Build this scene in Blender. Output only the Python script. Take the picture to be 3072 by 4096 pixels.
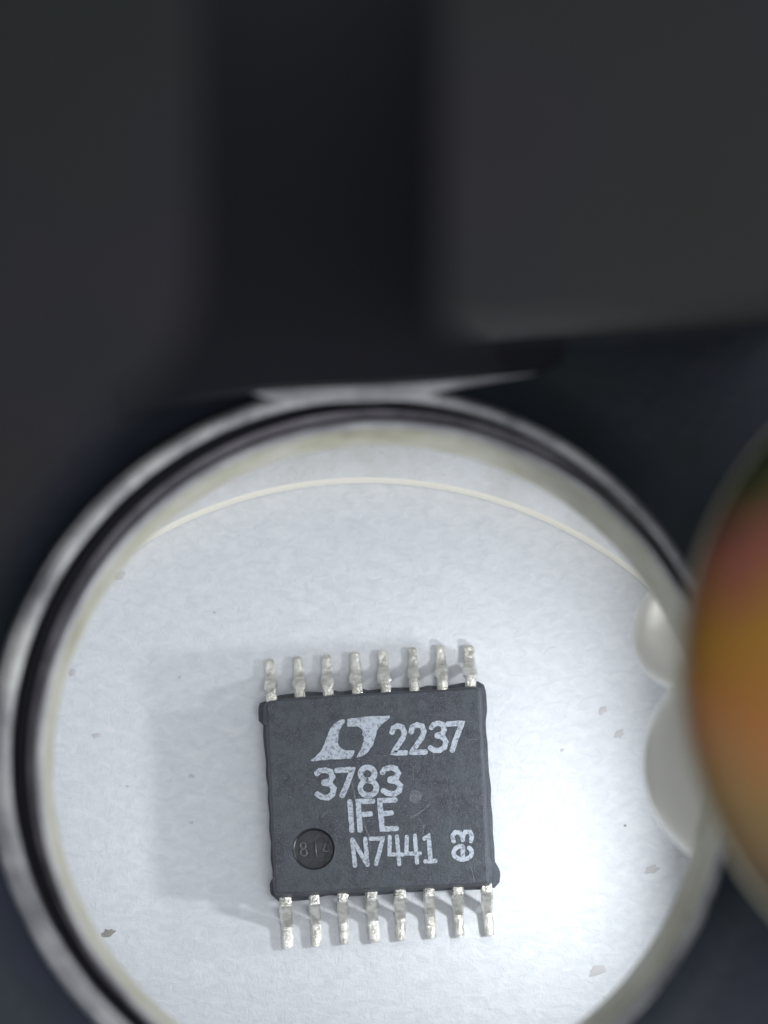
import bpy, bmesh, math, random
from mathutils import Vector, Matrix, noise
random.seed(7)
S = 0.001                                    # everything below is written in millimetres
scene = bpy.context.scene
C = scene.collection
for o in list(bpy.data.objects):
    bpy.data.objects.remove(o)

# ------------------------------------------------------------------ camera
W, H = 3072, 4096
DIST, TILT = 80.0, 7.0                       # camera to chip (mm), view tilt at the chip (degrees)
FPX = 177.0 * DIST
CHIP_PX = (1515, 3180)
off = math.atan((CHIP_PX[1] - H / 2) / FPX)
PITCH = math.radians(TILT) + off
cam_rot = Matrix.Rotation(PITCH, 3, 'X')
_d = cam_rot @ Vector(((CHIP_PX[0] - W / 2) / FPX, (H / 2 - CHIP_PX[1]) / FPX, -1))
CAM = -_d * DIST
cd = bpy.data.cameras.new('camera')
cam = bpy.data.objects.new('camera', cd)
C.objects.link(cam)
cam.location = CAM * S
cam.rotation_euler = (PITCH, 0, 0)
cd.sensor_fit = 'VERTICAL'
cd.sensor_height = 36
cd.lens = 36 * FPX / H
cd.clip_start = 0.002
cd.clip_end = 5
cd.dof.use_dof = True
cd.dof.focus_distance = (DIST - 0.8) * S
cd.dof.aperture_fstop = cd.lens / 1.7
scene.camera = cam


def un(u, v, z):
    """photo pixel -> point (mm) at height z above the paper"""
    d = cam_rot @ Vector(((u - W / 2) / FPX, (H / 2 - v) / FPX, -1))
    return CAM + d * ((z - CAM.z) / d.z)


# ------------------------------------------------------------------ light
scene.view_settings.view_transform = 'Standard'
scene.view_settings.look = 'None'
scene.view_settings.gamma = 1
scene.view_settings.exposure = 0
scene.view_settings.use_curve_mapping = False
wd = bpy.data.worlds.new('World')
scene.world = wd
wd.use_nodes = True
bg = wd.node_tree.nodes['Background']
bg.inputs[0].default_value = (0.86, 0.92, 1.0, 1)
bg.inputs[1].default_value = 0.5


def area(name, loc, aim, radius, watt, col, spread=180):
    l = bpy.data.lights.new(name, 'AREA')
    l.shape = 'DISK'
    l.size = 2 * radius * S
    l.energy = watt
    l.color = col
    l.spread = math.radians(spread)
    o = bpy.data.objects.new(name, l)
    C.objects.link(o)
    o.location = Vector(loc) * S
    o.rotation_euler = (Vector(aim) - Vector(loc)).to_track_quat('-Z', 'Y').to_euler()
    return o


# added soft fill light from above, next to the camera; no real lamp there
area('fill_light', (24, -14, 92), (-1, 0, 0), 30, 0.0415, (0.93, 0.96, 1.0))
# the two lit diodes under the clear domes
area('diode_light', (7.2, -2.3, 4.7), (-6.0, -2.0, 6.0), 0.42, 0.00074, (0.93, 0.97, 1.0))
area('diode_light', (6.8, 2.4, 4.8), (-6.0, 1.6, 6.2), 0.42, 0.00034, (0.95, 0.97, 1.0))

# ------------------------------------------------------------------ helpers
def link(name, verts, faces, mat, parent=None, smooth=False):
    me = bpy.data.meshes.new(name)
    me.from_pydata([tuple(Vector(v) * S) for v in verts], [], faces)
    me.update()
    bm = bmesh.new(); bm.from_mesh(me)
    bmesh.ops.recalc_face_normals(bm, faces=bm.faces)
    bm.to_mesh(me); bm.free()
    if smooth:
        for p in me.polygons: p.use_smooth = True
    if mat: me.materials.append(mat)
    o = bpy.data.objects.new(name, me)
    C.objects.link(o)
    if parent: o.parent = parent
    return o


def tag(o, label=None, cat=None, group=None, kind=None):
    if label: o['label'] = label
    if cat: o['category'] = cat
    if group: o['group'] = group
    if kind: o['kind'] = kind
    return o


def empty(name, label, cat, group=None):
    o = bpy.data.objects.new(name, None)
    C.objects.link(o)
    o.empty_display_size = 0.002
    return tag(o, label, cat, group)


def loft(rings, close=False, cap0=False, cap1=False):
    n = len(rings[0]); v = [p for r in rings for p in r]; f = []
    m = len(rings)
    for i in range(m if close else m - 1):
        a, b = i * n, ((i + 1) % m) * n
        for k in range(n):
            f.append((a + k, a + (k + 1) % n, b + (k + 1) % n, b + k))
    if cap0: f.append(tuple(range(n))[::-1])
    if cap1: f.append(tuple((m - 1) * n + k for k in range(n)))
    return v, f


def circ(cu, cv, r, z, n=144, grow=1.0):
    """circle seen at pixel centre cu,cv with pixel radius r, lying at height z"""
    c = un(cu, cv, z)
    rr = r * (CAM.z - z) / FPX / math.cos(math.radians(9)) * grow
    return [Vector((c.x + rr * math.cos(2 * math.pi * k / n), c.y + rr * math.sin(2 * math.pi * k / n), z)) for k in range(n)]


def prism(poly, z0, z1, inset=0):
    n = len(poly)
    v = [Vector((p.x, p.y, z0)) for p in poly] + [Vector((p.x, p.y, z1)) for p in poly]
    f = [tuple(range(n))[::-1], tuple(range(n, 2 * n))]
    for k in range(n):
        f.append((k, (k + 1) % n, n + (k + 1) % n, n + k))
    return v, f


# ------------------------------------------------------------------ materials
class M:
    def __init__(s, name, col, rough=0.5, metal=0.0, spec=0.5):
        s.m = bpy.data.materials.new(name); s.m.use_nodes = True
        s.t = s.m.node_tree; s.N = s.t.nodes; s.L = s.t.links
        s.b = s.N['Principled BSDF']
        s.b.inputs['Base Color'].default_value = (*col, 1)
        s.b.inputs['Roughness'].default_value = rough
        s.b.inputs['Metallic'].default_value = metal
        s.b.inputs['Specular IOR Level'].default_value = spec
        tc = s.N.new('ShaderNodeTexCoord'); mp = s.N.new('ShaderNodeMapping')
        mp.inputs['Scale'].default_value = (1 / S,) * 3
        s.L.new(tc.outputs['Object'], mp.inputs[0]); s.co = mp.outputs[0]

    def map(s, scale, rz=0):
        mp = s.N.new('ShaderNodeMapping'); mp.inputs['Scale'].default_value = scale
        mp.inputs['Rotation'].default_value = (0, 0, rz)
        s.L.new(s.co, mp.inputs[0]); return mp.outputs[0]

    def noise(s, scale, detail=4, rough=0.6, co=None, dist=0):
        n = s.N.new('ShaderNodeTexNoise'); n.inputs['Scale'].default_value = scale
        n.inputs['Detail'].default_value = detail; n.inputs['Roughness'].default_value = rough
        n.inputs['Distortion'].default_value = dist
        s.L.new(co or s.co, n.inputs['Vector']); return n.outputs['Fac']

    def ramp(s, fac, stops):
        r = s.N.new('ShaderNodeValToRGB'); e = r.color_ramp.elements
        while len(e) < len(stops): e.new(0.5)
        for k, (p, c) in enumerate(stops):
            e[k].position = p; e[k].color = (*c, 1) if len(c) == 3 else c
        s.L.new(fac, r.inputs[0]); return r.outputs[0]

    def mix(s, fac, a, b):
        m = s.N.new('ShaderNodeMix'); m.data_type = 'RGBA'
        for val, i in ((fac, 0), (a, 6), (b, 7)):
            if isinstance(val, (int, float)): m.inputs[i].default_value = val
            elif isinstance(val, tuple): m.inputs[i].default_value = (*val, 1)
            else: s.L.new(val, m.inputs[i])
        return m.outputs[2]

    def color(s, o): s.L.new(o, s.b.inputs['Base Color']); return s

    def rough(s, fac, lo, hi):
        r = s.N.new('ShaderNodeMapRange'); r.inputs['To Min'].default_value = lo; r.inputs['To Max'].default_value = hi
        s.L.new(fac, r.inputs[0]); s.L.new(r.outputs[0], s.b.inputs['Roughness']); return s

    def bump(s, fac, mm, strength=1.0):
        b = s.N.new('ShaderNodeBump'); b.inputs['Distance'].default_value = mm * S
        b.inputs['Strength'].default_value = strength
        s.L.new(fac, b.inputs['Height'])
        prev = s.b.inputs['Normal'].links
        if prev: s.L.new(prev[0].from_socket, b.inputs['Normal'])
        s.L.new(b.outputs[0], s.b.inputs['Normal']); return s


G = lambda v: (v, v, v)
paper = M('paper', (0.8, 0.82, 0.86), 0.85, spec=0.2)
fib1 = paper.noise(5.0, 6, 0.62, paper.map((0.55, 1.0, 1), 0.9), 0.8)
fib2 = paper.noise(14, 4, 0.6, paper.map((1, 0.45, 1), 0.5), 1.2)
paper.color(paper.mix(paper.ramp(fib1, [(0.3, G(0)), (0.7, G(1))]), (0.70, 0.725, 0.765), (0.82, 0.835, 0.87)))
paper.bump(fib1, 0.024).bump(fib2, 0.012)

epoxy = M('epoxy', (0.05, 0.053, 0.062), 0.5)
n1 = epoxy.noise(5, 8, 0.7); n2 = epoxy.noise(26, 5, 0.7); n3 = epoxy.noise(1.1, 3, 0.6)
c = epoxy.mix(epoxy.ramp(n1, [(0.35, G(0)), (0.7, G(1))]), (0.026, 0.028, 0.039), (0.078, 0.085, 0.106))
c = epoxy.mix(epoxy.ramp(n2, [(0.54, G(0)), (0.68, G(0.7))]), c, (0.19, 0.2, 0.23))
c = epoxy.mix(epoxy.ramp(n3, [(0.42, G(0)), (0.62, G(0.6))]), c, (0.07, 0.086, 0.097))
epoxy.color(c).rough(n1, 0.34, 0.7).bump(n2, 0.02).bump(n1, 0.03)

dimple = M('dimple_epoxy', (0.017, 0.018, 0.024), 0.33)
dimple.bump(dimple.noise(7, 3), 0.006)

ridge_m = M('ridge_epoxy', (0.09, 0.094, 0.106), 0.3)
ridge_m.bump(ridge_m.noise(8, 3), 0.006)
ink = M('laser_mark', (0.5, 0.54, 0.62), 0.7, spec=0.3)
i1 = ink.noise(17, 5, 0.75); i2 = ink.noise(60, 3, 0.7)
c = ink.mix(ink.ramp(i1, [(0.4, G(0.85)), (0.5, G(0))]), (0.46, 0.5, 0.57), (0.13, 0.14, 0.165))
ink.color(ink.mix(ink.ramp(i2, [(0.33, G(0.6)), (0.45, G(0))]), c, (0.2, 0.21, 0.24)))

tin = M('tin', (0.62, 0.61, 0.57), 0.38, 0.93)
t1 = tin.noise(5, 4, 0.6); t2 = tin.noise(30, 4, 0.7)
tin.color(tin.mix(tin.ramp(t1, [(0.3, G(0)), (0.65, G(1))]), (0.5, 0.485, 0.43), (0.95, 0.935, 0.88)))
tin.rough(t1, 0.1, 0.36).bump(t1, 0.03).bump(t2, 0.012)

scuff = M('scuff', (0.13, 0.14, 0.16), 0.6)
scuff.color(scuff.ramp(scuff.noise(30, 3), [(0.4, (0.075, 0.08, 0.092)), (0.6, (0.15, 0.16, 0.18))]))

black = M('black_plastic', (0.03, 0.031, 0.036), 0.6, spec=0.25)
b1 = black.noise(0.16, 3)
black.color(black.ramp(b1, [(0.3, (0.0056, 0.0047, 0.0042)), (0.42, (0.0044, 0.0058, 0.0052)), (0.55, (0.0064, 0.005, 0.0088)), (0.68, (0.0064, 0.0056, 0.0046))])).bump(black.noise(6, 4), 0.02)
plate_m = M('plate_plastic', (0.022, 0.03, 0.042), 0.55, spec=0.3)
plate_m.color(plate_m.ramp(plate_m.noise(0.25, 3), [(0.35, (0.018, 0.026, 0.03)), (0.65, (0.026, 0.028, 0.048))])).bump(plate_m.noise(3, 4), 0.03)
groove_m = M('groove_plastic', (0.009, 0.0085, 0.014), 0.5, spec=0.25)
pale = M('pale_ring_plastic', (0.3, 0.29, 0.3), 0.18)
pale.color(pale.ramp(pale.noise(0.55, 6, 0.7), [(0.36, (0.2, 0.19, 0.22)), (0.5, (0.5, 0.49, 0.5)), (0.66, (0.85, 0.84, 0.81))])).bump(pale.noise(0.9, 5, 0.7), 0.25)
mauve = M('mauve_plastic', (0.09, 0.08, 0.095), 0.22)
mauve.color(mauve.ramp(mauve.noise(0.8, 4), [(0.35, (0.16, 0.145, 0.17)), (0.7, (0.45, 0.42, 0.45))])).bump(mauve.noise(1.1, 5, 0.7), 0.25)
beige = M('beige_plastic', (0.4, 0.385, 0.3), 0.6)
beige.color(beige.ramp(beige.noise(0.7, 6, 0.7), [(0.28, (0.3, 0.27, 0.2)), (0.42, (0.48, 0.46, 0.35)), (0.65, (0.62, 0.605, 0.54))])).bump(beige.noise(2, 4), 0.05)
milk = M('milky_plastic', (0.86, 0.88, 0.92), 0.4)
m1 = milk.noise(0.8, 5, 0.65); m2 = milk.noise(2.5, 4, 0.7)
c = milk.mix(milk.ramp(m1, [(0.4, G(0)), (0.65, G(1))]), (0.87, 0.88, 0.9), (0.76, 0.755, 0.73))
milk.color(milk.mix(milk.ramp(m2, [(0.64, G(0)), (0.75, G(0.6))]), c, (0.5, 0.48, 0.43))).bump(m2, 0.03)
skirt_m = M('skirt_plastic', (0.62, 0.63, 0.65), 0.5)
cream = M('cream_edge_plastic', (0.86, 0.82, 0.73), 0.35)
domem = M('frosted_dome', (0.66, 0.65, 0.6), 0.22)
domem.b.inputs['Emission Color'].default_value = (1, 0.98, 0.94, 1)
domem.b.inputs['Emission Strength'].default_value = 0.06
domem.b.inputs['Transmission Weight'].default_value = 0.22
domem.b.inputs['IOR'].default_value = 1.3
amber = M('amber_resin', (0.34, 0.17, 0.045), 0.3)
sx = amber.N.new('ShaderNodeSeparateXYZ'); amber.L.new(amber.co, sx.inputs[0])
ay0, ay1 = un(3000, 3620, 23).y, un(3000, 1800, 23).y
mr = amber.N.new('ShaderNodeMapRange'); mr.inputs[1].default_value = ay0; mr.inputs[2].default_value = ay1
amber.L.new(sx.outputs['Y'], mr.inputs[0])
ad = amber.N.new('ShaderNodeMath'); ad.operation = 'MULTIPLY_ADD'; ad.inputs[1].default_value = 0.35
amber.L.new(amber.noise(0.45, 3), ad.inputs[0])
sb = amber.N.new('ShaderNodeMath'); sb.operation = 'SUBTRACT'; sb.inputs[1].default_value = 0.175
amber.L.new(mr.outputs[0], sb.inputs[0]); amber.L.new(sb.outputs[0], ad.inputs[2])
amber.color(amber.ramp(ad.outputs[0], [(0.0, (0.09, 0.07, 0.05)), (0.2, (0.22, 0.13, 0.04)), (0.4, (0.31, 0.125, 0.035)), (0.6, (0.28, 0.14, 0.025)), (0.76, (0.22, 0.075, 0.055)), (0.88, (0.06, 0.06, 0.025)), (1.0, (0.012, 0.03, 0.014))]))  # dark green end of the ramp paints the lens top fading out of the light
flat_m = M('pale_flat', (0.55, 0.54, 0.56), 0.4)
flat_m.color(flat_m.ramp(flat_m.noise(0.9, 4), [(0.35, (0.35, 0.34, 0.37)), (0.65, (0.68, 0.67, 0.68))]))
shell = M('pale_shell', (0.4, 0.38, 0.28), 0.3)
dirt = M('dirt', (0.34, 0.32, 0.3), 0.9)
dirt2 = M('dust', (0.6, 0.59, 0.6), 0.9)

# ------------------------------------------------------------------ paper
PS = 26
tag(link('paper_sheet', [(-PS, -PS, 0), (PS, -PS, 0), (PS, PS, 0), (-PS, PS, 0)], [(0, 1, 2, 3)], paper.m),
    'white textured paper sheet under the chip', 'paper', kind='structure')

# ------------------------------------------------------------------ inspection loupe round the view
loupe = empty('inspection_loupe', 'black loupe body with stepped round opening over the white paper', 'loupe')
# flat clear-white foot ring standing on the paper
foot = [circ(1463, 3627, 1707, 0.02, grow=1.0), circ(1463, 3627, 1716, 0.5), circ(1463, 3627, 1732, 0.58)]
fr = [Vector((p.x, p.y, 0.58)) for p in circ(1463, 3627, 2150, 0.58)]
fb = [Vector((p.x, p.y, 0.02)) for p in circ(1463, 3627, 2150, 0.02)]
v, f = loft([foot[2], fr, fb, foot[0]])
link('foot_ring', v, f, milk.m, loupe, True)
v, f = loft([foot[0], foot[1], foot[2]])
link('foot_edge', v, f, cream.m, loupe, True)
# translucent skirt from the foot ring up to the opening
sk = [[p + (q - p) * t for p, q in zip(circ(1463, 3627, 2120, 0.3), circ(1509, 3051, 1640, 9.6))] for t in (0, 0.35, 0.7, 1)]
v, f = loft(sk)
link('skirt', v, f, skirt_m.m, loupe, True)
ZA, ZB = 9.2, 11.2
lip0 = circ(1509, 3051, 1660, 9.5)
lipA = circ(1509, 3051, 1300, ZA); lipA2 = circ(1512, 3050, 1292, ZA + 0.35)
lipB = circ(1537, 3047, 1358, ZB)
v, f = loft([lip0, lipA, lipA2, [(a * 0.5 + b * 0.5) for a, b in zip(lipA2, lipB)], lipB])
link('inner_lip', v, f, beige.m, loupe, True)
bead = [circ(1537, 3044, 1358, ZB), circ(1536, 3042, 1362, ZB + 0.22), circ(1535, 3040, 1374, ZB + 0.28), circ(1534, 3038, 1384, ZB + 0.1)]
v, f = loft(bead)
link('bead', v, f, flat_m.m, loupe, True)
gr = [bead[-1], circ(1536, 3026, 1396, ZB - 0.35), circ(1530, 3016, 1408, ZB - 0.2)]
v, f = loft(gr)
link('step', v, f, mauve.m, loupe, True)
gr2 = [gr[-1], circ(1520, 3012, 1416, ZB - 0.5), circ(1500, 3008, 1432, ZB), circ(1486, 3007, 1438, 12.2)]
v, f = loft(gr2)
link('groove', v, f, groove_m.m, loupe, True)
pr = [gr2[-1], circ(1482, 3002, 1447, 12.5), circ(1478, 2997, 1462, 12.62), circ(1475, 2992, 1468, 12.5), circ(1474, 2990, 1472, 12.0), circ(1473, 2989, 1478, 12.05), circ(1471, 2996, 1480, 12.58), circ(1464, 3002, 1486, 12.5), circ(1457, 3006, 1494, 12.2)]
v, f = loft(pr)
link('outer_ring', v, f, pale.m, loupe, True)
pl = [pr[-1], circ(1457, 3004, 1512, 11.9), circ(1464, 2978, 1700, 11.9), circ(1464, 2978, 7000, 11.9), circ(1464, 2978, 7000, 10.5)]
v, f = loft(pl)
link('face_plate', v, f, plate_m.m, loupe, True)
# raised blocks of the body either side of a dark channel
ZT = 38


def block(top, base, name):
    t = [un(u, w, ZT) for u, w in top]; b = [un(u, w, 12.0) for u, w in base]
    c = sum(t, Vector()) / len(t)
    v, f = loft([b, t], cap0=True, cap1=True)
    return link(name, v, f, black.m, loupe)


block([(1770, -500), (1770, 1320), (2100, 1290), (3200, 1225), (3200, -500)],
      [(2000, -500), (1980, 1370), (2150, 1356), (3150, 1290), (3150, -500)], 'body_block')
block([(-500, -500), (790, -500), (790, 1000), (780, 1200), (740, 1340), (660, 1470), (540, 1580), (350, 1760), (150, 2000), (-100, 2350), (-500, 2900)],
      [(-700, -500), (450, -500), (450, 800), (440, 980), (400, 1100), (340, 1200), (230, 1300), (40, 1480), (-160, 1720), (-410, 2080), (-810, 2630)], 'body_block')
cf = [un(u, w, 13.3) for u, w in [(500, -600), (500, 1660), (700, 1612), (850, 1578), (1000, 1556), (1130, 1543), (1300, 1535), (1500, 1528), (1760, 1512), (2000, 1489), (2190, 1472), (2260, 1420), (2260, -600)]]
v, f = prism(cf, 12.95, 13.3)
link('channel_floor', v, f, groove_m.m, loupe)
# light sliver of a flat above the opening
sl = [(1000, 1562), (1130, 1545), (1500, 1530), (1760, 1517), (1930, 1502), (2080, 1488), (2150, 1483), (2080, 1497), (1960, 1517), (1860, 1535), (1740, 1558), (1690, 1580), (1500, 1592), (1250, 1598), (1080, 1590)]
v, f = prism([un(u, w, 12.93) for u, w in sl], 12.68, 12.93)
link('edge_flat', v, f, flat_m.m, loupe)

# ------------------------------------------------------------------ diode domes and amber lens
def bullet(center, axis, r, length, n=40, m=14):
    axis = axis.normalized(); q = axis.to_track_quat('Z', 'Y')
    rings = []
    for i in range(m + 1):
        a = (math.pi / 2) * (1 - i / m) * 0.999
        rings.append((r * math.cos(a) if i else 0.02 * r, r * math.sin(a)))
    rings.append((r, -length * 0.6)); rings.append((r, -length)); 
    R = []
    for rad, z in rings:
        R.append([center + q @ Vector((rad * math.cos(2 * math.pi * k / n), rad * math.sin(2 * math.pi * k / n), z)) for k in range(n)])
    return R, q


def bulb(name, label, pc, z, rpx, length, axis):
    t = empty(name, label, 'light bulb', 'clear domes of the lamps beside the opening')
    c = un(pc[0], pc[1], z); r = rpx * (CAM.z - z) / FPX
    R, q = bullet(c, axis, r, length)
    v, f = loft(R, cap0=True, cap1=True)
    link('dome', v, f, domem.m, t, True)
    base = c - q @ Vector((0, 0, length))
    n = 40
    fl = [[base + q @ Vector((rad * math.cos(2 * math.pi * k / n), rad * math.sin(2 * math.pi * k / n), zz)) for k in range(n)] for rad, zz in ((r * 1.12, 0.02), (r * 1.15, -0.1), (r * 1.15, -0.5), (r * 1.1, -0.6))]
    v, f = loft(fl, cap0=True, cap1=True)
    link('flange', v, f, shell.m, t, False)
    return t


bulb('lamp_bulb', 'smaller pale frosted dome at the edge of the opening', (2766, 2535), 7.4, 239, 1.1, Vector((-1, 0.05, -0.35)))
bulb('lamp_bulb', 'larger pale frosted dome beside the amber lens', (3022, 3053), 7.8, 456, 0.6, Vector((-1, -0.05, -0.3)))

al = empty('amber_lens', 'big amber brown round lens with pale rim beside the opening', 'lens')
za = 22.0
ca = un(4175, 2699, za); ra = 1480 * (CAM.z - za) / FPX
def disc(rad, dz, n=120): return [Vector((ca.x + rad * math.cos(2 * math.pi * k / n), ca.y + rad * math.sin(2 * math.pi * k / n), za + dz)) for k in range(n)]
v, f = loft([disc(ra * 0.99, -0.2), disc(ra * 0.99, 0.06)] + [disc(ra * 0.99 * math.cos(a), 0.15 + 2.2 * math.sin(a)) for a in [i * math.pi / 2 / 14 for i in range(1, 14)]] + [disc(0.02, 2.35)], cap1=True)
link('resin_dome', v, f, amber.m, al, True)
v, f = loft([disc(ra * 0.988, 0.05), disc(ra * 0.991, 0.1), disc(ra * 0.997, 0.1), disc(ra, 0.04), disc(ra * 1.0, -0.06), disc(ra * 0.93, -0.4)])
link('rim', v, f, shell.m, al, True)
v, f = loft([disc(ra * 0.93, -0.38), disc(ra * 0.72, -3.0), disc(ra * 0.72, 12.05 - za)], cap1=True)
link('holder', v, f, black.m, al, True)

# ------------------------------------------------------------------ the chip
chip = empty('integrated_circuit_chip', 'black sixteen lead chip with white printed markings lying on white paper', 'chip')
ZTOP, ZMID, ZBOT = 1.08, 0.5, 0.12
z1 = lambda x, y: (900 + x * 0.72333, 2480 + y * 0.72333)       # crop of the whole chip
z3 = lambda x, y: (1100 + x * 0.54249, 2800 + y * 0.54249)      # crop of its top face
z5 = lambda x, y: (1200 + x * 0.42194, 2820 + y * 0.42194)      # crop of the emblem
mid = [(230, 447), (188, 462), (184, 500), (186, 560), (212, 578), (211, 640), (216, 700), (227, 790), (226, 860), (238, 930), (236, 1000), (246, 1080), (244, 1160), (254, 1230), (252, 1320), (262, 1380), (264, 1430), (247, 1450), (250, 1515), (300, 1558),
       (380, 1553), (450, 1548), (530, 1530), (570, 1522), (605, 1520), (640, 1530), (760, 1524), (900, 1516), (985, 1500), (1020, 1505), (1180, 1497), (1260, 1490), (1330, 1492), (1420, 1490), (1490, 1482), (1518, 1450), (1524, 1400), (1512, 1368), (1492, 1335), (1490, 1260), (1482, 1180), (1480, 1090), (1470, 1000), (1472, 930), (1460, 840), (1455, 760), (1452, 680), (1444, 620), (1442, 560), (1450, 500), (1444, 400), (1432, 358), (1395, 338),
       (1300, 350), (1210, 368), (1120, 362), (1080, 374), (920, 374), (790, 390), (760, 378), (640, 398), (600, 388), (540, 400), (450, 396), (300, 416)]
mid = [un(*z1(*p), ZMID) for p in mid]
top_c = [un(*z1(*p), ZTOP) for p in [(236, 452), (1396, 384), (1446, 1448), (288, 1508)]]


def edge_pts(a, b, n):
    out = []
    for k in range(n):
        p = a.lerp(b, k / n)
        j = 0.012 * noise.noise(p * 3.1)
        out.append(Vector((p.x + j, p.y + j, ZTOP)))
    return out


bm = bmesh.new()
tc = []
for k in range(4): tc += edge_pts(top_c[k], top_c[(k + 1) % 4], 20)
NT = len(tc)
# resample the mid outline to the same count, starting at the upper left corner
ml = [mid[0]] + mid[:0:-1]                     # clockwise like the top face
L = [0]
for a, b in zip(ml, ml[1:] + ml[:1]): L.append(L[-1] + (b - a).length)
def at(s):
    s %= L[-1]
    for k in range(len(ml)):
        if L[k + 1] >= s: return ml[k].lerp(ml[(k + 1) % len(ml)], (s - L[k]) / max(1e-9, L[k + 1] - L[k]))
NM = 240
mo = [at(L[-1] * k / NM) for k in range(NM)]
cen = sum(tc, Vector()) / NT
def ray_out(p):                                # matching top-edge point for a mid point
    best = min(range(NT), key=lambda k: abs(math.atan2((tc[k] - cen).cross(p - cen).z, (tc[k] - cen).dot(p - cen))))
    return best
topring = []
for p in mo:
    ang = math.atan2(p.y - cen.y, p.x - cen.x); d = Vector((math.cos(ang), math.sin(ang), 0)); hit = None
    for k in range(NT):
        a, b = tc[k] - cen, tc[(k + 1) % NT] - cen
        den = d.x * (b.y - a.y) - d.y * (b.x - a.x)
        if abs(den) < 1e-9: continue
        t = (a.x * (b.y - a.y) - a.y * (b.x - a.x)) / den
        u_ = (a.x * d.y - a.y * d.x) / den
        if t > 0 and -1e-6 <= u_ <= 1 + 1e-6: hit = t
    topring.append(cen + d * (hit or 2))
for p in topring: p.z = ZTOP
step_r = [Vector((t.x + (p.x - t.x) * 0.62, t.y + (p.y - t.y) * 0.62, 0.56)) for t, p in zip(topring, mo)]
bevel_r = [Vector((t.x + (p.x - t.x) * 0.18, t.y + (p.y - t.y) * 0.18, ZTOP - 0.035)) for t, p in zip(topring, mo)]
midl = [Vector((p.x, p.y, ZMID - 0.06)) for p in mo]
bot = [Vector((p.x + (cen.x - p.x) * 0.05, p.y + (cen.y - p.y) * 0.05, ZBOT)) for p in mo]
rings = []
for ring in (bot, midl, [Vector((p.x, p.y, ZMID + 0.02)) for p in mo], step_r, bevel_r, topring):
    rings.append([bm.verts.new(p * S) for p in ring])
for a, b in zip(rings, rings[1:]):
    for k in range(NM):
        bm.faces.new((a[k], a[(k + 1) % NM], b[(k + 1) % NM], b[k]))
bm.faces.new(rings[0])
# pin one dimple: a round hole in the top face
dc = un(*z3(289, 1098), ZTOP); dr = 148 * 0.54249 / 177 * 0.99
nd = 64
hole = [bm.verts.new(Vector((dc.x + dr * math.cos(2 * math.pi * k / nd), dc.y + dr * math.sin(2 * math.pi * k / nd), ZTOP)) * S) for k in range(nd)]
edges = []
for loop in (rings[-1], hole):
    for k in range(len(loop)):
        e = bm.edges.get((loop[k], loop[(k + 1) % len(loop)])) or bm.edges.new((loop[k], loop[(k + 1) % len(loop)]))
        edges.append(e)
bmesh.ops.triangle_fill(bm, edges=edges, use_beauty=True)
bmesh.ops.recalc_face_normals(bm, faces=bm.faces)
me = bpy.data.meshes.new('body'); bm.to_mesh(me); bm.free()
me.materials.append(epoxy.m)
body = bpy.data.objects.new('body', me); C.objects.link(body); body.parent = chip


def dring(r, dz): return [Vector((dc.x + r * math.cos(2 * math.pi * k / nd), dc.y + r * math.sin(2 * math.pi * k / nd), ZTOP + dz)) for k in range(nd)]
v, f = loft([dring(dr * 1.045, 0.002), dring(dr * 1.02, 0.012), dring(dr * 0.985, 0.0), dring(dr * 0.96, -0.07), dring(dr * 0.93, -0.085), dring(dr * 0.4, -0.088)], cap1=True)
dim = link('pin_one_dimple', v, f, dimple.m, chip, False)


# ---- leads
def lead(P0, P1, up_row, seed):
    rnd = random.Random(seed)
    d = Vector((P1.x - P0.x, P1.y - P0.y, 0)); ln = d.length; d.normalize(); side = Vector((d.y, -d.x, 0))
    if up_row: ks = [(-.16, .66, .21), (0.0, .66, .215), (.14, .665, .215), (.22, .655, .225), (.27, .625, .262), (.33, .56, .285), (.42, .44, .285), (.5, .31, .27), (.56, .22, .235), (.62, .175, .212), (.7, .16, .21), (.82, .155, .205), (.95, .15, .2), (1.0, .135, .18)]
    else: ks = [(-.16, .66, .23), (0.0, .66, .235), (.1, .665, .235), (.15, .65, .235), (.2, .6, .235), (.27, .5, .255), (.36, .37, .25), (.44, .26, .235), (.5, .2, .21), (.55, .165, .205), (.62, .155, .215), (.75, .155, .21), (.93, .15, .2), (1.0, .135, .18)]
    th = 0.135; rings = []
    wob = rnd.uniform(-.012, .012); kk = rnd.uniform(.9, 1.1)
    for i, (u, z, w) in enumerate(ks):
        w = 1.1 * w * (1 + (kk - 1) * (0.3 if u < .2 else 1)) * rnd.uniform(.96, 1.05)
        # direction of the path in the (d, z) plane
        a = ks[max(0, i - 1)]; b = ks[min(len(ks) - 1, i + 1)]
        tx, tz = (b[0] - a[0]) * ln, b[1] - a[1]; m = math.hypot(tx, tz); nx, nz = -tz / m, tx / m
        o = P0 + d * (u * ln) + side * (wob * (u > .2) + rnd.uniform(-.006, .006)); o = Vector((o.x, o.y, z))
        nn = d * nx + Vector((0, 0, nz))
        h = w / 2; t = th; c = 0.045
        sec = [(-h + c, 0), (0, .008), (h - c, 0), (h, -c), (h, -t + c), (h - c, -t), (-h + c, -t), (-h, -t + c), (-h, -c)]
        rings.append([o + side * (x + rnd.uniform(-.005, .005)) + nn * (y + rnd.uniform(-.004, .004)) for x, y in sec])
        for p in rings[-1]: p.z = max(p.z, 0.003)
    v, f = loft(rings, cap0=True, cap1=True)
    o = link('lead', v, f, tin.m, chip)
    return o


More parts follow.
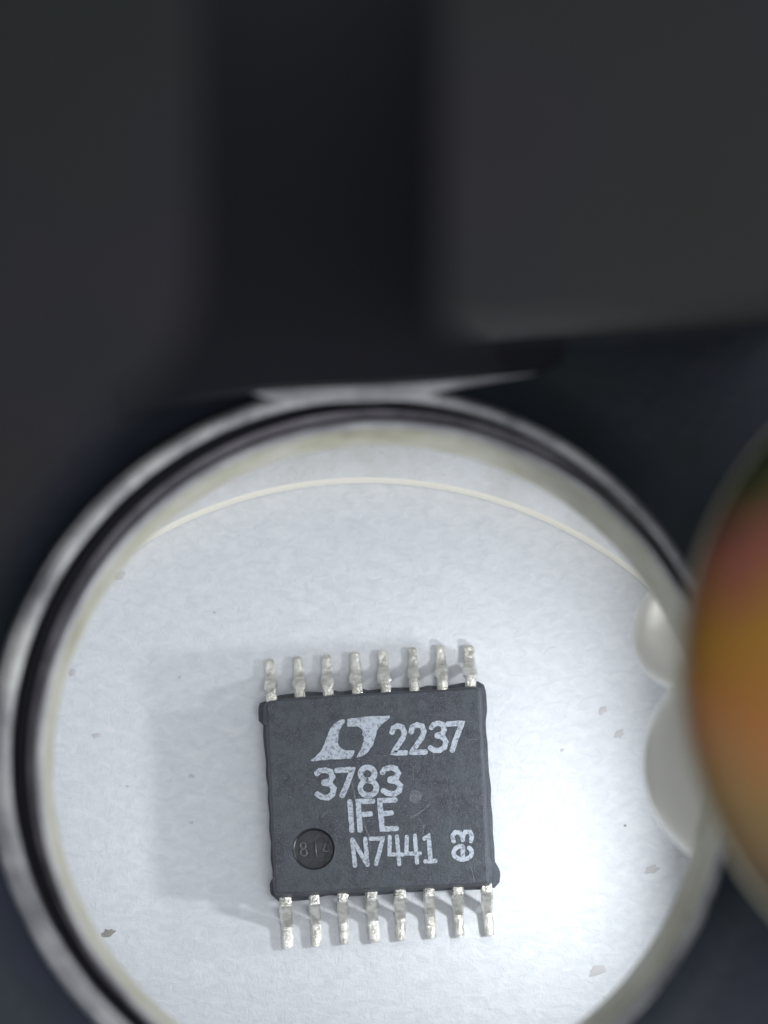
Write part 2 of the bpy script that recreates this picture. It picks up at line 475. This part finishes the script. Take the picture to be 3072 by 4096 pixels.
zt = lambda x, y: (1000 + x * 0.60277, 2520 + y * 0.60277)
zb = lambda x, y: (1050 + x * 0.60277, 3450 + y * 0.60277)
ts = [(142, 458), (333, 446), (522, 432), (712, 418), (900, 404), (1090, 390), (1278, 376), (1465, 362)]
tt = [(125, 196), (316, 178), (505, 165), (695, 148), (883, 135), (1072, 118), (1265, 104), (1450, 104)]
bs = [(152, 243), (342, 230), (530, 215), (722, 203), (910, 190), (1102, 176), (1292, 162), (1484, 148)]
bt = [(166, 572), (358, 557), (546, 542), (738, 532), (922, 517), (1122, 502), (1313, 492), (1506, 484)]
for k in range(8): lead(un(*zt(*ts[k]), .66), un(*zt(*tt[k]), .1), True, 10 + k)
for k in range(8): lead(un(*zb(*bs[k]), .66), un(*zb(*bt[k]), .1), False, 40 + k)


# ---- printed markings
class Glyph:
    def __init__(s): s.v, s.f, s.k = [], [], 0

    def stroke(s, pts, hw, conv, z=None):
        zz = (ZTOP + 0.006 + 0.003 * s.k) if z is None else z; s.k += 1
        P = [un(*conv(*p), zz) for p in pts]
        w = 1.13 * hw * 0.54249 / 177
        # subdivide, then offset with mitred normals
        Q = []
        for a, b in zip(P, P[1:]):
            n = max(1, int((b - a).length / 0.05))
            Q += [a.lerp(b, i / n) for i in range(n)]
        Q.append(P[-1])
        l, r = [], []
        for i, p in enumerate(Q):
            a = Q[max(0, i - 1)]; b = Q[min(len(Q) - 1, i + 1)]
            t0 = (p - a).normalized() if i else (b - p).normalized()
            t1 = (b - p).normalized() if i < len(Q) - 1 else t0
            t = (t0 + t1).normalized(); n = Vector((-t.y, t.x, 0))
            m = min(1.35, 1 / max(.4, t.dot(t0)))
            j = 1 + 0.16 * noise.noise(p * 14)
            l.append(p + n * w * m * j); r.append(p - n * w * m * (1 + 0.16 * noise.noise(p * 14 + Vector((5, 5, 5)))))
        def cap(p, t):
            n = Vector((-t.y, t.x, 0))
            return [p + n * w * math.cos(a) + t * w * .75 * math.sin(a) for a in (math.pi * .25, math.pi * .5, math.pi * .75)]
        tend = (Q[-1] - Q[-2]).normalized(); tsta = (Q[0] - Q[1]).normalized()
        base = len(s.v); n = len(Q)
        s.v += l + r
        for i in range(n - 1): s.f.append((base + i, base + i + 1, base + n + i + 1, base + n + i))
        c = cap(Q[-1], tend); b2 = len(s.v); s.v += c
        s.f.append((base + n - 1, b2, b2 + 1, b2 + 2, base + 2 * n - 1))
        c = cap(Q[0], tsta); b2 = len(s.v); s.v += c
        s.f.append((base + n, b2, b2 + 1, b2 + 2, base))

    def done(s, name, mat=None, parent=None):
        return link(name, s.v, s.f, mat or ink.m, parent or chip)


def ell(cx, cy, rx, ry, a0, a1, n=18):
    return [(cx + rx * math.cos(math.radians(a0 + (a1 - a0) * i / n)), cy - ry * math.sin(math.radians(a0 + (a1 - a0) * i / n))) for i in range(n + 1)]


glyphs = [
    ('digit', 17, [[(862, 243), (872, 208), (905, 191), (938, 201), (954, 238), (943, 280), (908, 332), (870, 392), (968, 389)]]),
    ('digit', 17, [[(1002, 240), (1014, 200), (1048, 182), (1083, 193), (1098, 230), (1082, 278), (1047, 328), (1006, 388), (1112, 383)]]),
    ('digit', 17, [[(1150, 207), (1170, 181), (1205, 170), (1238, 184), (1249, 218), (1233, 250), (1190, 262)], [(1190, 264), (1240, 275), (1261, 310), (1250, 350), (1215, 372), (1175, 372), (1142, 350)]]),
    ('digit', 17, [[(1270, 178), (1380, 170), (1352, 240), (1325, 310), (1305, 374)]]),
    ('digit', 18, [[(306, 545), (330, 522), (370, 517), (410, 530), (425, 565), (405, 598), (355, 608)], [(355, 611), (405, 618), (434, 652), (424, 695), (390, 720), (345, 715), (308, 692)]]),
    ('digit', 18, [[(452, 520), (572, 512), (546, 580), (520, 650), (494, 708)]]),
    ('digit', 18, [ell(682, 545, 52, 48, 268, -92), ell(688, 648, 60, 56, 92, 452)]),
    ('digit', 18, [[(790, 537), (810, 510), (850, 497), (890, 507), (909, 540), (893, 573), (842, 588)], [(842, 591), (895, 600), (924, 632), (914, 670), (880, 692), (830, 687), (795, 666)]]),
    ('letter', 17, [[(551, 745), (567, 965)]]),
    ('letter', 17, [[(628, 965), (612, 748), (725, 746)], [(628, 846), (708, 840)]]),
    ('letter', 17, [[(890, 737), (772, 742), (790, 952), (900, 947)], [(786, 838), (862, 833)]]),
    ('letter', 14, [[(569, 1025), (590, 1225)], [(570, 1028), (682, 1218)], [(664, 1020), (682, 1212)]]),
    ('digit', 14, [[(702, 1024), (795, 1020), (772, 1110), (744, 1212)]]),
    ('digit', 13, [[(846, 1005), (845, 1138), (945, 1140)], [(899, 1003), (916, 1214)]]),
    ('digit', 13, [[(972, 1005), (968, 1132), (1072, 1132)], [(1030, 996), (1048, 1202)]]),
    ('digit', 14, [[(1098, 1024), (1132, 1000), (1147, 1186)], [(1105, 1190), (1186, 1186)]]),
    ('digit', 14, [[(1318, 1046), (1308, 1005), (1328, 975), (1362, 978), (1382, 1008), (1386, 1036)], [(1384, 1008), (1402, 972), (1436, 972), (1452, 1005), (1444, 1044)]]),
    ('letter', 14, [[(1385, 1078), (1385, 1172)], [(1384, 1076)] + ell(1384, 1126, 68, 50, 105, 410)]),
]
for name, hw, strokes in glyphs:
    g = Glyph()
    for st in strokes: g.stroke(st, hw, z3)
    g.done(name)
# digits moulded in the floor of the dimple
for st in ([ell(205, 1075, 20, 22, 268, -92), ell(210, 1125, 24, 26, 92, 452)], [[(295, 1045), (305, 1160)]], [[(375, 1050), (352, 1115), (410, 1118)], [(390, 1045), (405, 1150)]]):
    rb = []
    for s_ in st:
        P = [un(*z3(*p), ZTOP - 0.085) for p in s_]
        rb.append(P)
    vv, ff = [], []
    for P in rb:                                # rounded raised ridges
        sec = []
        for i, p in enumerate(P):
            t = (P[min(i + 1, len(P) - 1)] - P[max(i - 1, 0)]).normalized(); n = Vector((-t.y, t.x, 0))
            sec.append([p + n * (.022 * math.cos(a)) + Vector((0, 0, .028 * math.sin(a) - .006)) for a in [math.pi * q / 6 for q in range(7)]])
        v, f = loft(sec, cap0=True, cap1=True); b0 = len(vv); vv += v; ff += [tuple(b0 + i for i in q) for q in f]
    link('moulded_digit', vv, ff, ridge_m.m, chip, True)
# emblem
for poly in ([(97, 530), (150, 485), (190, 445), (215, 405), (235, 360), (255, 300), (272, 255), (295, 212), (340, 162), (390, 135), (425, 140), (420, 168), (395, 203), (376, 245), (362, 300), (357, 350), (368, 385), (395, 413), (440, 430), (520, 432), (512, 465), (490, 505), (400, 512), (250, 518), (130, 533)],
             [(450, 133), (560, 118), (700, 105), (850, 100), (852, 120), (790, 168), (735, 228), (715, 300), (690, 380), (650, 440), (600, 483), (535, 500), (538, 480), (578, 420), (602, 350), (606, 300), (590, 280), (598, 255), (580, 222), (545, 203), (443, 206)]):
    P = [un(*z5(*p), ZTOP + 0.006) for p in poly]; Q = []
    for a, b in zip(P, P[1:] + P[:1]):
        n = max(1, int((b - a).length / 0.05))
        for i in range(n):
            p = a.lerp(b, i / n); Q.append(p + Vector((.012 * noise.noise(p * 15), .012 * noise.noise(p * 15 + Vector((9, 2, 4))), 0)))
    bmx = bmesh.new(); vs = [bmx.verts.new(p) for p in Q]
    es = [bmx.edges.new((vs[k], vs[(k + 1) % len(vs)])) for k in range(len(vs))]
    bmesh.ops.triangle_fill(bmx, edges=es, use_beauty=True)
    bmx.verts.index_update()
    link('emblem', [x.co.copy() for x in bmx.verts], [tuple(x.index for x in fc.verts) for fc in bmx.faces], ink.m, chip)
    bmx.free()
# scratches and a worn spot
for pts, hw in (([(566, 600), (590, 720), (640, 880), (690, 1000), (705, 1110)], 5), ([(1000, 870), (1060, 835), (1095, 810), (1140, 770)], 5), ([(1060, 870), (1095, 930), (1090, 990)], 3.5), ([(1430, 1190), (1455, 1265), (1470, 1340)], 3), ([(345, 860), (365, 840), (390, 822)], 3), ([(1290, 210), (1288, 330)], 2.5), ([(1020, 490), (1018, 590)], 3), ([(1400, 295), (1500, 288)], 2.5), ([(905, 400), (915, 440)], 3.5), ([(1165, 395), (1172, 440)], 3)):
    g = Glyph(); g.stroke(pts, hw, z3, ZTOP + 0.003); g.done('scratch', scuff.m)
g = Glyph()
ctr = un(*z3(1035, 712), ZTOP + 0.003)
pv = [ctr + Vector((math.cos(a), math.sin(a), 0)) * (.145 * (1 + .25 * noise.noise(Vector((math.cos(a), math.sin(a), 3)) * 1.7))) for a in [k * math.tau / 28 for k in range(28)]]
link('worn_spot', pv, [tuple(range(28))], scuff.m, chip)

# ------------------------------------------------------------------ dirt specks on the paper
def speck(px, r, sx, ang, mat, label, seed):
    c0 = un(px[0], px[1], 0); rnd = random.Random(seed); n = 14; R = []
    prof = [rnd.uniform(.65, 1.2) for _ in range(n)]
    for s_, zz in ((1, 0.001), (.8, 0.008), (.45, .013), (.05, .015)):
        ring = []
        for k in range(n):
            a = k * math.tau / n; x, y = math.cos(a) * r * sx * prof[k] * s_, math.sin(a) * r * prof[k] * s_
            ring.append(Vector((c0.x + x * math.cos(ang) - y * math.sin(ang), c0.y + x * math.sin(ang) + y * math.cos(ang), zz)))
        R.append(ring)
    v, f = loft(R, cap1=True)
    tag(link('dirt_speck', v, f, mat, None, True), label, 'speck', 'dirt specks on the paper')


few = 'small pale grey speck lying on the white paper'
for i, (px, r, sx, ang, mat, lab) in enumerate([
    ((433, 3733), .1, 1.7, .3, dirt.m, 'dark elongated speck on paper near the lower rim'),
    ((765, 3105), .05, 1.6, .2, dirt2.m, 'tiny grey fleck inside the shadow beside the chip'), ((720, 2708), .035, 1, 0, dirt2.m, few), ((385, 2942), .06, 2, .1, dirt2.m, few),
    ((510, 3145), .03, 1.5, 0, dirt2.m, few), ((2412, 2840), .08, 1.6, .8, dirt2.m, 'pale grey fleck on paper between chip and the domes, nearer the chip'), ((2476, 2935), .1, 1.4, .6, dirt2.m, 'pale grey fleck on paper between chip and the domes, nearer the larger dome'),
    ((2500, 3302), .03, 1.2, 0, dirt.m, 'tiny dark dot on paper beside the larger dome'), ((2605, 3478), .1, 1.9, .2, dirt2.m, 'pale grey fleck on paper close to the rim below the larger dome'), ((2390, 3880), .13, 1.8, .4, dirt2.m, 'widest pale grey fleck on paper, near the lower rim'),
    ((480, 2300), .1, 1.6, .2, dirt2.m, 'pale grey fleck on paper next to the inner lip, above the shadow'), ((290, 2690), .1, 1, .2, dirt2.m, few), ((395, 2365), .05, 1.5, .6, dirt2.m, few), ((765, 3290), .045, 1.3, .3, dirt2.m, 'pale speck at lower part of the shadow beside the chip'), ((2250, 3000), .04, 1.4, .5, dirt2.m, 'tiny pale speck on bright paper right beside the chip'), ((860, 2450), .03, 1.2, 0, dirt2.m, 'tiny pale speck on paper above the shadow of the chip')]):
    speck(px, r, sx, ang, mat, lab, 70 + i)
